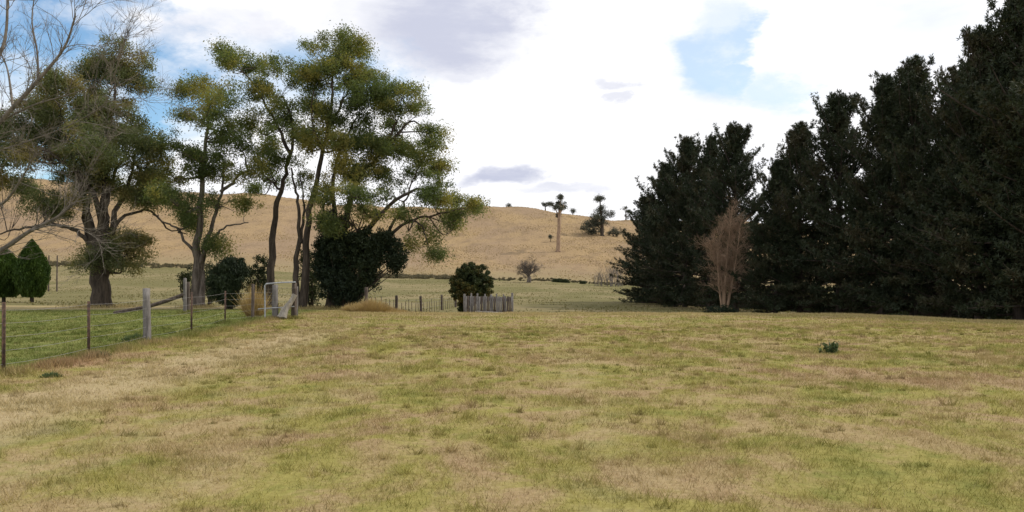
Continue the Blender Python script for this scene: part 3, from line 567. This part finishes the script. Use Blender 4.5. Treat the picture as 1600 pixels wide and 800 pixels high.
# ------------------------------------------------------------------ pines
def pine_variant(seed, h, r, bare=0.05, openness=0.0):
    global rng
    keep = rng; rng = np.random.default_rng(seed); wd = Wood(); base = np.zeros(3)
    lean = rng.normal(0, .25, 2); spn = spline([[0, 0, -.3], [lean[0]*.3, lean[1]*.3, h*.4], [lean[0], lean[1], h*.75], [lean[0]*1.2, lean[1]*1.2, h*.985]], 16); wd.tube(spn, .34, .03, 8, .05)
    Cs, Ds, Ts = [], [], []; dead = Wood()
    def tuft(c, d, tone, n=9, s=1.0):
        D = unit(d)[None]*.8+rng.normal(0, .75, (n, 3)); D /= np.linalg.norm(D, axis=1)[:, None]; L = .30*s
        Cs.append(c+D*L*.45); Ds.append(D); Ts.append(np.clip(tone+rng.normal(0, .15, n), 0, 1))
    z = .45
    while z < h*.975:
        t = z/h; nb = rng.integers(4, 7); k = t*(len(spn)-1); j = min(int(k), len(spn)-2); b0 = spn[j]+(spn[j+1]-spn[j])*(k-j); b0 = np.array([b0[0], b0[1], z])
        a0 = rng.random()*6.28; lvl = rng.uniform(.8, 1.12)
        for i in range(nb):
            th = a0+i*6.283/nb+rng.normal(0, .2); L = r*min(1.0, .82+t*.9)*(1-t**3.6)**.75*lvl*rng.uniform(.62, 1.15)*(1+.22*math.sin(th*2+z*1.1+seed)+.16*math.sin(th*3-z*2.3))+.35
            if t > .5: L *= rng.uniform(.5, 1.2)
            el = R(-10+64*t**1.5+rng.normal(0, 8)); d = np.array([math.cos(th)*math.cos(el), math.sin(th)*math.cos(el), math.sin(el)])
            L = min(L, (h*1.0-z)/max(math.sin(min(el+.3, 1.5)), .25)+.45); pts = [b0]; m = 7; dd = d.copy()
            for q in range(m): dd = unit(dd+(0, 0, .05+.10*t)+rng.normal(0, .06, 3)); pts.append(pts[-1]+dd*L/m)
            pts = np.array(pts); tone = .2+.6*rng.random()
            if t < .12 and rng.random() < .15: continue
            if rng.random() < openness: continue
            wd.tube(pts, .035+.014*L*(1-t*.5), .012, 4)
            ns = int(L*4.2)+2
            for q in range(ns):
                f = rng.uniform(.22 if t < .75 else .1, 1.0); kk = f*m; jj = min(int(kk), m-1); c = pts[jj]+(pts[jj+1]-pts[jj])*(kk-jj)
                sd = unit(np.cross(dd, [0, 0, 1]))*(1 if rng.random() < .5 else -1); sl_ = (.25+.22*L)*(1.15-f)*rng.uniform(.6, 1.3); e2 = c+(dd*.7+sd+np.array([0, 0, .25+.4*t])+rng.normal(0, .2, 3))*sl_*.8
                nt = max(2, int(sl_/.20))
                for g in range(nt): tuft(c+(e2-c)*(g+1)/nt+rng.normal(0, .05, 3), e2-c, tone, 8)
            for f in np.arange(.55, 1.01, .10): tuft(pts[min(int(f*m), m)], dd+(0, 0, .5), tone, 9, 1.1)
        z += rng.uniform(.26, .44)*(1.15-.35*t)
    for g in range(14): tuft(spn[-1]+(rng.normal(0, .12), rng.normal(0, .12), -.9+g*.085), (rng.normal(0, .3), rng.normal(0, .3), 1), .5, 9)
    C = np.concatenate(Cs); D = np.concatenate(Ds); Tn = np.concatenate(Ts); n = len(C)
    V = np.concatenate(wd.V); a = mesh('trunk', V, np.concatenate(wd.F), mPbark, True)
    b = crown_mesh('crown', C, D, .31*(.8+.4*rng.random(n)), .062, mPine, Tn)
    rng = keep; print('pine', n); return a, b
PV = [pine_variant(11, 17, 5.2), pine_variant(12, 17, 4.9, openness=.12), pine_variant(13, 17, 5.0, openness=.32), pine_variant(14, 17, 4.6, openness=.08)]
PINES = [  # photo column, depth, row of the tip, variant, width factor, label
 (1665, 45, -70, 0, 1.0, 'dark pine just beyond the right edge of the picture'),
 (1592, 47, -22, 2, .95, 'tallest nearest pine at the right edge, its tip above the picture'),
 (1530, 50, 42, 1, .82, 'ragged pine with a narrow tip, second from the right edge of the row'),
 (1478, 54, 108, 2, .85, 'open topped pine with sky showing through, third from the right edge of the row'),
 (1428, 57, 90, 3, .90, 'pine with a knobbly round top, fourth from the right edge of the row'),
 (1378, 60, 118, 0, .82, 'pine fifth from the right edge, close beside the one with the knobbly round top'),
 (1312, 64, 145, 1, .9, 'broad shouldered pine in the middle of the row, first to overtop its left neighbour'),
 (1250, 67, 192, 3, .85, 'lower pine right of the notch in the skyline above the brown dead tree'),
 (1212, 69, 250, 0, .75, 'shortest pine, filling the notch in the skyline of the row'),
 (1150, 78, 193, 1, .90, 'pointed pine directly above the brown dead tree, left of the skyline notch'),
 (1108, 84, 210, 2, .85, 'pine next left of the pointed one above the brown dead tree'),
 (1070, 90, 214, 0, .90, 'round headed pine, third from the far left end of the row'),
 (1037, 96, 255, 3, .95, 'sloping pine, second from the far left end of the row'),
 (1012, 102, 305, 1, .95, 'last pine at the far left end of the row, boughs reaching the ground')]
for i, (px, Y, ty, v_, wf, lab) in enumerate(PINES):
    X, Y, z0 = G(px, Y); hgt = P(px, ty, Y)[2]-z0; s = hgt/17.5
    e = empty('pine_tree', (X, Y, z0), lab, 'pine tree', 'pine trees in the windbreak row'); e.rotation_euler.z = i*2.1; e.scale = (s**.5*wf, s**.5*wf, s)
    obj('trunk', PV[v_][0], e); obj('crown', PV[v_][1], e)
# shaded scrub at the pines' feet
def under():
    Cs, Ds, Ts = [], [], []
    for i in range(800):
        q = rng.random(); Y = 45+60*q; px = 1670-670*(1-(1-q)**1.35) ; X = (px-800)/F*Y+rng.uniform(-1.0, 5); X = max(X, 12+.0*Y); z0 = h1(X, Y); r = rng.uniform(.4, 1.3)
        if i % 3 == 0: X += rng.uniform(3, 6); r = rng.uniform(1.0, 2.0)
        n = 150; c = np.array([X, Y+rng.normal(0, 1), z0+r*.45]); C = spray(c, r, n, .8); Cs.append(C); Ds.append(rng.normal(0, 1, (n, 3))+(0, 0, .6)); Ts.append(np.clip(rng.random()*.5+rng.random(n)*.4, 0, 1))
    C = np.concatenate(Cs); C[:, 2] = np.maximum(C[:, 2], H(C[:, 0], C[:, 1])+.03)
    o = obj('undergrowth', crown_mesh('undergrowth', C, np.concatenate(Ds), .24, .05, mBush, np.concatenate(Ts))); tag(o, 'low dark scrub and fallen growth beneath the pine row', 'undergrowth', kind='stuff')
under()

# ------------------------------------------------------------------ trees and scrub on the hill
HG = 'scattered trees on the dry hill'
def hill_tree(name, label, px, Y, stems, clumps, k=.75, leaf=(.5, .2), subr=1.25, dens=.12, mt=mFar, bark=mBark, by=None):
    X, _, z0 = G(px, Y); row = HY-(z0-CZ)*F/Y
    st = [([(px+a, row-b) for a, b in pp], r0, r1, 0) for pp, r0, r1 in stems]
    cl = [(px+a, row-b, rx, ry, rng.normal(0, 1.5)) for a, b, rx, ry in clumps]
    return gum_tree(label, (px, row), Y, st, cl, mt, HG, bark, k, leaf, 'tree', name, .2, dens*1.3, subr, 1.5)
hill_tree('tall_tree', 'lone tall tree with a bare pinkish trunk and small tufted head on the hillside', 872, 300, [([(0, 0), (1, 28), (2, 56), (3, 72)], .85, .5), ([(2, 56), (-3, 64), (-5, 74)], .3, .1), ([(2, 58), (7, 66), (9, 74)], .3, .1), ([(2, 66), (4, 80), (5, 86)], .2, .06)], [(-4, 70, 6, 6), (8, 71, 6, 5), (2, 66, 7, 7), (3, 76, 6, 4), (1, 56, 5, 6), (4, 85, 2, 2)], mt=mFar, bark=mRed, dens=.16, subr=.9)
hill_tree('gum_tree', 'dark leaning hillside gum with a detached spindly tuft above its crown', 941, 345, [([(0, 0), (-1, 25), (-3, 45), (-3, 62)], .8, .2), ([(0, 8), (-10, 18), (-16, 20)], .4, .15), ([(0, 15), (5, 28), (8, 34)], .3, .1)],
          [(-3, 36, 8, 9), (-10, 27, 11, 9), (-19, 15, 13, 9), (-24, 10, 8, 6), (-6, 17, 13, 11), (-14, 8, 12, 6), (9, 34, 9, 4), (-20, 12, 5, 5), (-4, 58, 5, 1.6), (-8, 57, 4, 1.2), (-1, 44, 3, 3), (2, 24, 5, 5), (-12, 6, 7, 4), (1, 8, 4, 6)], dens=.28)
hill_tree('shrub', 'low round bush beside the dark leaning gum on the hillside', 958, 350, [([(0, 0), (0, 6), (1, 10)], .3, .1)], [(0, 9, 6, 5), (9, 4, 6, 3), (-4, 4, 4, 4)], dens=.3)
hill_tree('gum_tree', 'small flat topped gum on the ridge line left of the lone tall tree', 852, 424, [([(0, 0), (0, 5), (0, 8)], .4, .2)], [(-4, 9, 5, 3.5), (3, 10, 5, 3), (9, 11, 4, 1.8)], dens=.3)
hill_tree('gum_tree', 'small gum on the ridge beside the far left end of the pine row', 978, 424, [([(0, 0), (0, 10), (1, 16)], .4, .2)], [(-3, 17, 5, 5), (4, 13, 4, 4), (1, 6, 3, 4)], dens=.3)
hill_tree('shrub', 'tiny tuft of tree on the ridge right of the lone tall tree', 895, 426, [([(0, 0), (0, 4), (0, 6)], .3, .1)], [(-1, 6, 3, 3.5)], dens=.4)
hill_tree('shrub', 'tiny dark bush on the highest part of the bare ridge', 795, 428, [([(0, 0), (0, 2), (0, 3)], .3, .1)], [(0, 3, 3, 2.5)], dens=.4)
hill_tree('sapling', 'faint thin sapling just left of the lone tall tree trunk', 860, 320, [([(0, 0), (0, 6), (0, 12)], .15, .05)], [(0, 8, 1.6, 5)], dens=.3, leaf=(.4, .15), subr=.7)

def scrub(name, label, pts, mt=mScrub, n=200, leaf=(.5, .12), kind=None, cat='scrub', up=.9, h=.9):
    Cs, Ds, Ts = [], [], []
    for (px, Y, r) in pts:
        X, _, z0 = G(px, Y); C = spray(np.array([X, Y, z0+r*.4*h]), r, n, .7*h); Cs.append(C); Ds.append(rng.normal(0, .7, (n, 3))+(0, 0, up)); Ts.append(np.clip(rng.random()*.5+rng.random(n)*.5, 0, 1))
    C = np.concatenate(Cs); C[:, 2] = np.maximum(C[:, 2], H(C[:, 0], C[:, 1])+.05)
    o = obj(name, crown_mesh(name, C, np.concatenate(Ds), leaf[0], leaf[1], mt, np.concatenate(Ts))); tag(o, label, cat, kind=kind); return o
rr = rng.uniform
def rough(name, label, n, y0, y1, uw, mt, L, W, cl_s):
    Y = y0+(y1-y0)*rng.random(n)**.8; X = (rng.random(n)*2-1)*uw*Y; cl = vnoise(X+5000, Y*1.6+5000, cl_s, 9)*.6+vnoise(X+5000, Y+5000, cl_s*4, 10)*.4
    k = rng.random(n) < np.clip((cl-.38)*3, .04, 1); X, Y = X[k], Y[k]; n = len(X); Z = H(X, Y); D = np.stack([rng.normal(0, .6, n), rng.normal(0, .6, n), np.ones(n)], 1); l_ = L*(.5+rng.random(n))
    C = np.stack([X, Y, Z+l_*.3], 1); o = obj(name, crown_mesh(name, C, D, l_, W, mt, rng.random(n))); tag(o, label, 'grass', kind='stuff')
mRough = leafmat('rough_pasture', (0.29, 0.21, 0.118), (0.42, 0.31, 0.17), None, .2, .05)
mRoughP = leafmat('rough_paddock', (0.17, 0.155, 0.068), (0.27, 0.225, 0.115), None, .2, .08)
rough('hill_tussocks', 'dry tussocky pasture covering the hillside', 130000, 228, 430, .68, mRough, .30, .34, .045)
rough('paddock_tussocks', 'rough pasture in the paddock below the hill', 70000, 55, 226, .62, mRoughP, .16, .14, .09)
scrub('scrub', 'low rough dark growth along the foot of the dry hill', [(rr(590, 705), 222+rr(-7, 7), rr(.4, 1.3)) for _ in range(170)]+[(rr(20, 330), 228+rr(-7, 7), rr(.3, 1.0)) for _ in range(260)]+[(rr(705, 1000), 224+rr(-8, 8), rr(.2, .6)) for _ in range(190)], kind='stuff', n=90, h=.7)
scrub('scrub', 'dark reed clump at the foot of the hill right of the small leafless tree', [(rr(866, 893), 214, rr(.5, 1.1)) for _ in range(16)]+[(911, 214, .9), (909, 214, .7)], mt=mBush, cat='reeds')
for i, (a, b, lab) in enumerate(((928, 950, 'pale thicket of leafless saplings at the hill foot, the left one of two'), (952, 972, 'pale thicket of leafless saplings at the hill foot, the right one against the pines'))):
    X, Y, z0 = G((a+b)/2, 205); root = np.array([X, Y, z0]); e = empty('sapling_thicket', root, lab, 'thicket', 'sapling thickets at the hill foot'); wd = Wood()
    for q in range(26):
        px = rr(a, b); x0, y0, zz = G(px, 205+rr(-4, 4)); grow(wd, np.array([x0, y0, zz-.1]), (rr(-.2, .2), rr(-.2, .2), 1), rr(1.6, 3.4)+i*1.6, .05, 2, .45, .2, nb=(3, 5), bend=.1)
    wd.build('branches', mTwig if i == 0 else mGTwig, e, root)

# ------------------------------------------------------------------ fences
def box(c, s, rz=0, tilt=0):
    v = np.array([[a, b, d_] for d_ in (-.5, .5) for a, b in ((-.5, -.5), (.5, -.5), (.5, .5), (-.5, .5))])*np.array(s)
    ct, st = math.cos(tilt), math.sin(tilt); v = np.stack([v[:, 0]*ct+v[:, 2]*st, v[:, 1], -v[:, 0]*st+v[:, 2]*ct], 1); cr, sr_ = math.cos(rz), math.sin(rz)
    v = np.stack([v[:, 0]*cr-v[:, 1]*sr_, v[:, 0]*sr_+v[:, 1]*cr, v[:, 2]], 1)+np.array(c)
    f = np.array([[0, 3, 2, 1], [4, 5, 6, 7], [0, 1, 5, 4], [1, 2, 6, 5], [2, 3, 7, 6], [3, 0, 4, 7]]); return v, f
def boxes(name, lst, mt, parent, off=(0, 0, 0)):
    V, Fs, n = [], [], 0
    for b in lst: v, f = box(*b); V.append(v); Fs.append(f+n); n += 8
    me = mesh(name, np.concatenate(V)-np.asarray(off), np.concatenate(Fs), mt); o = obj(name, me, parent)
    md = o.modifiers.new('bevel', 'BEVEL'); md.width = .006; md.segments = 1; return o
def post(name, X, Y, h, r, mt, parent, off, lean=(0, 0), k=9):
    wd = Wood(); z = h1(X, Y); n = 7
    pts = [np.array([X+lean[0]*q, Y+lean[1]*q, z-.15+(h+.15)*q]) for q in np.linspace(0, 1, n)]; wd.tube(pts, r*1.05, r*.92, k, .05); V = wd.V[0]
    top = pts[-1]+(0, 0, .012); wd.V.append(np.array([top])); a = (n-1)*k
    me = mesh(name, np.concatenate(wd.V)-np.asarray(off), [wd.F[0], np.array([[a+i, a+(i+1) % k, n*k] for i in range(k)])], mt, False); return obj(name, me, parent)
def picket(X, Y, h, parent, off, lean=(0, 0)):   # star section steel picket
    z = h1(X, Y); V = []; Fs = []; n = 0
    for a in range(3):
        th = a*2.094+.4; d_ = np.array([math.cos(th), math.sin(th), 0]); s = np.array([-d_[1], d_[0], 0])*.005
        b0 = np.array([X, Y, z-.2]); b1 = np.array([X+lean[0], Y+lean[1], z+h]); q = d_*.036
        v = [b0-s, b0+s, b0+q+s, b0+q-s, b1-s, b1+s, b1+q+s, b1+q-s]; V += v; Fs.append(np.array([[0, 3, 2, 1], [4, 5, 6, 7], [0, 1, 5, 4], [1, 2, 6, 5], [2, 3, 7, 6], [3, 0, 4, 7]])+n); n += 8
    return obj('steel_picket', mesh('steel_picket', np.array(V)-np.asarray(off), np.concatenate(Fs), mPick), parent)
def FX(Y): return -(8.15+.05*Y)
fpts = [(-8.75, 10.6, 1.20, 's'), (-8.93, 14.6, 1.27, 's'), (-9.14, 17.95, 1.20, 's'), (-9.55, 21.8, 1.42, 'w'), (-9.95, 25.8, 1.28, 's'), (-10.7, 31, 1.22, 's'), (-10.35, 33.2, 1.45, 'd')]
fo = (-9.3, 20, 0); fe = empty('wire_fence', fo, 'long wire fence of thin steel pickets and wooden posts left of the field', 'fence')
for X, Y, h, k_ in fpts:
    if k_ == 's': picket(X, Y, h, fe, fo, (rr(-.03, .03), 0))
    elif k_ == 'w': post('wooden_post', X, Y, h, .10, mPost, fe, fo, (-.03, 0))
    else: post('wooden_post', X, Y, h, .065, mPostD, fe, fo, (.02, 0))
gp0 = np.array([(430-800)/F*34.5, 34.5]); gp1 = np.array([(459-800)/F*34.5, 34.5])
chain = [(X, Y, h1(X, Y)) for X, Y, _, _ in fpts]+[(gp0[0], gp0[1], h1(*gp0))]
for hz in (.18, .42, .66, .90, 1.13):
    wd = Wood()
    for a, b in zip(chain[:-1], chain[1:]):
        a = np.array(a)+(0, 0, hz); b = np.array(b)+(0, 0, hz); wd.tube([a+(b-a)*q-np.array([0, 0, .03*4*q*(1-q)]) for q in np.linspace(0, 1, 6)], .0035, .0035, 4)
    wd.build('wire', mWire, fe, fo)
# gate: two posts, pipe frame with mesh, leaning bleached pole
go = (gp0[0], gp0[1], h1(*gp0)); ge = empty('pipe_gate', go, 'galvanised pipe gate frame standing open between its wooden posts', 'gate')
def pipe(name, pts, r, mt, parent, off, k=8):
    wd = Wood(); wd.tube(pts, r, r, k); return wd.build(name, mt, parent, off)
pipe('pipe_frame', [P(414, 503, 34), P(414, 470, 34), P(414, 446, 34), P(416, 443.5, 34.02), P(440, 441.5, 34.2), P(462, 441, 34.4)], .032, mPipe, ge, go)
pipe('lower_rail', [P(403, 483, 34.0), P(414, 482, 34), P(430, 481, 34.2), P(460, 479, 34.4)], .022, mPipe, ge, go)
for q in (452, 462, 472): pipe('wire', [P(414, q, 34), P(462, q-2, 34.4)], .004, mWire, ge, go, 4)
post('gate_post', gp0[0], gp0[1], 1.42, .13, mPost, ge, go); post('gate_post', gp1[0], gp1[1], 1.5, .11, mPostD, ge, go, (.03, 0)); post('gate_post', (463.5-800)/F*34.7, 34.7, 1.35, .05, mPost, ge, go, (.02, 0))
lo = P(438, 501, 34.1); lo[2] = h1(lo[0], lo[1]); le = Wood(); le.tube(spline([lo+(0, 0, .06), P(444, 485, 34.2), P(453, 474, 34.25), P(461, 460, 34.3)], 12), .15, .10, 9, .06)
tag(obj('log', mesh('log', np.concatenate(le.V)-lo, np.concatenate(le.F), mPale, True)), 'bleached pale log leaning up against the right gate post', 'log').location = lo
le = Wood(); l2 = P(447, 503, 34.0); l2[2] = h1(l2[0], 34.0); le.tube(spline([l2+(-.1, 0, .08), l2+(-.0, .1, .45), l2+(.1, .1, .7)], 8), .13, .07, 8, .06)
tag(obj('log', mesh('log', np.concatenate(le.V)-l2, np.concatenate(le.F), mPale, True)), 'short pale stump of timber standing in the gateway beneath the leaning log', 'log').location = l2
# strainer assembly
sx, sy, sz = G(289, 41); se = empty('strainer_post', (sx, sy, sz), 'tall weathered corner post braced by a long diagonal log, under the slender gum', 'fence post')
post('post', sx, sy, 1.75, .085, mPost, se, (sx, sy, sz)); X2, Y2, _ = G(293.5, 41.6); post('post', X2, Y2, 1.55, .11, mPostD, se, (sx, sy, sz))
a = np.array([sx, sy, sz+.95]); b = np.array(G(178, 41))+(0, 0, .06); wd = Wood(); wd.tube(spline([a, (a+b)/2+(0, 0, -.12), b], 8), .10, .085, 8, .05); wd.build('brace', mPostD, se, (sx, sy, sz))
# fence beyond the brow, with droppers
ba, bb = (572, 45.5), (712, 82); bo = G(*ba); be = empty('paling_fence', bo, 'old dropper fence running away behind the brow in the middle distance', 'fence'); line = []
def at(q):
    x0 = (ba[0]-800)/F*ba[1]; x1 = (bb[0]-800)/F*bb[1]; X = x0+(x1-x0)*q; Y = ba[1]+(bb[1]-ba[1])*q; return X, Y
for q in (0, .22, .47, .75, 1): X, Y = at(q); post('post', X, Y, 1.35, .10, mPostD, be, bo, (rr(-.05, .05), 0))
for q in np.arange(.03, 1, .034):
    X, Y = at(q); post('dropper', X, Y, 1.0+rr(-.15, .12), .022, mPostD, be, bo, (rr(-.06, .06), 0), 5)
for hz in (.45, .8, 1.05):
    wd = Wood(); wd.tube([np.array([*at(q), h1(*at(q))+hz]) for q in np.linspace(0, 1, 12)], .005, .005, 4); wd.build('wire', mWire, be, bo)
# timber yard panel
yo = G(726, 48); ye = empty('timber_panel', yo, 'weathered grey timber yard panel at the edge of the field, below the round tree', 'fence panel')
def pt(q): X = (726-800)/F*48+2.75*q; Y = 48+.6*q-1.2*max(0, q-.55); return X, Y
for q in (0, .14, .27, .42, .55, .68, .82, 1.0):
    X, Y = pt(q); z = h1(X, Y); boxes('post', [((X, Y, z+.62), (.13 if q in (0, .55, 1) else .09, .09, 1.30+rr(-.06, .06)+.12*(q == 1)), 0, rr(-.05, .05))], mPost, ye, yo)
for q in np.arange(.03, 1, .046):
    X, Y = pt(q); z = h1(X, Y); boxes('paling', [((X, Y-.10, z+.58), (.11, .022, 1.10+rr(-.04, .04)), 0, rr(-.03, .03))], mPost if rng.random() < .6 else mPostD, ye, yo)
for hz in (.25, .94):
    for qa, qb in ((0, .55), (.55, 1)):
        (xa, ya), (xb, yb) = pt(qa), pt(qb); za, zb_ = h1(xa, ya)+hz, h1(xb, yb)+hz; L = math.hypot(xb-xa, yb-ya); boxes('rail', [(((xa+xb)/2, (ya+yb)/2-.065, (za+zb_)/2), (L, .035, .17), math.atan2(yb-ya, xb-xa), rr(-.02, .02))], mPostD, ye, yo)
a = np.array(G(742, 46.5)); b = np.array(G(790, 44.5)); tag(obj('plank', mesh('plank', *[np.array(q) for q in box(((a+b)/2-a)+np.array([0, 0, .12]), (1.9, .2, .07), -.6, .03)], mPale)), 'pale loose plank lying in front of the timber yard panel', 'plank').location = a
# distant posts in the far paddock at left
for i, (px, Y, lab) in enumerate(((76, 120, 'thin far post in the paddock beside the teardrop cypress'), (89, 120, 'thin far post in the paddock, right one of the pair beside the cypress'))):
    X, Y, z = G(px, Y); o = Wood(); o.tube([[0, 0, -.2], [0, 0, 2], [0.05, 0, 5.2]], .11, .09, 7); q = obj('pole', mesh('pole', np.concatenate(o.V), np.concatenate(o.F), mPostD)); q.location = (X, Y, z); tag(q, lab, 'pole', 'far poles by the cypress')

# ------------------------------------------------------------------ tussocks, weeds
def tussock(name, label, px, Y, r, h, n, mt=mTuss, cat='tussock', lw=(.4, .02), spread=.8):
    X, _, z0 = G(px, Y); th = rng.random(n)*6.283; q = rng.random(n)**.5*r; B = np.stack([np.cos(th)*q, np.sin(th)*q*.8, np.zeros(n)], 1)
    D = np.stack([np.cos(th)*q/r*spread, np.sin(th)*q/r*spread, np.ones(n)], 1)+rng.normal(0, .25, (n, 3)); D /= np.linalg.norm(D, axis=1)[:, None]; L = h*(.5+.6*rng.random(n))*(1.15-.6*q/r)
    C = B+D*L[:, None]*.5; me = crown_mesh(name, C, D, L, lw[1], mt, rng.random(n)); o = obj(name, me); o.location = (X, Y, z0-.02); tag(o, label, cat); return o
tussock('dry_tussock', 'big golden mound of dry grass right of the ivy at the field edge', 580, 43.5, .85, .85, 3200)
tussock('dry_tussock', 'smaller pale tuft of dry grass between the ivy and the golden mound', 552, 44, .5, .6, 1400)
tussock('dry_tussock', 'tall pale tuft of dead grass behind the last fence post before the gate', 397, 37, .32, 1.6, 1200, spread=.3)
tussock('dry_tussock', 'straw coloured tuft spreading just right of the golden mound', 612, 43.5, .8, .35, 1800)
tussock('grass_clump', 'dark green clump at the foot of the grey wooden fence post', 211, 22.2, .28, .28, 900, mWeed, 'grass clump')
tussock('grass_clump', 'dark clump of grass at the foot of the second steel picket', 147, 18.0, .33, .18, 900, mWeed, 'grass clump')
tussock('grass_clump', 'small green clump on the open ground before the first steel picket', 80, 14.2, .16, .12, 500, mWeed, 'grass clump')
def weed():
    X, Y, z0 = G(1299, 18.9); Cs, Ds, Ts = [], [], []; e = empty('weed', (X, Y, z0), 'small leafy green weed standing alone on the open field', 'weed'); wd = Wood()
    for i in range(16):
        a = rr(0, 6.28); b = np.array([math.cos(a)*rr(.02, .16)+rr(-.08, .1), math.sin(a)*.08, 0]); tpt = b+np.array([math.cos(a)*rr(.02, .12), math.sin(a)*.08, rr(.12, .27)]); wd.tube([b, (b+tpt)/2, tpt], .005, .003, 4)
        m = 40; q = rng.random(m); C = b+(tpt-b)*q[:, None]+rng.normal(0, .025, (m, 3)); C[:, 2] = np.maximum(C[:, 2], .02); Cs.append(C); Ds.append(rng.normal(0, 1, (m, 3))+(0, 0, .4)); Ts.append(rng.random(m))
    o = wd.build('stem', mBush, e); C = np.concatenate(Cs); obj('leaves', crown_mesh('leaves', C, np.concatenate(Ds), .07, .028, mWeed, np.concatenate(Ts)), e)
weed()
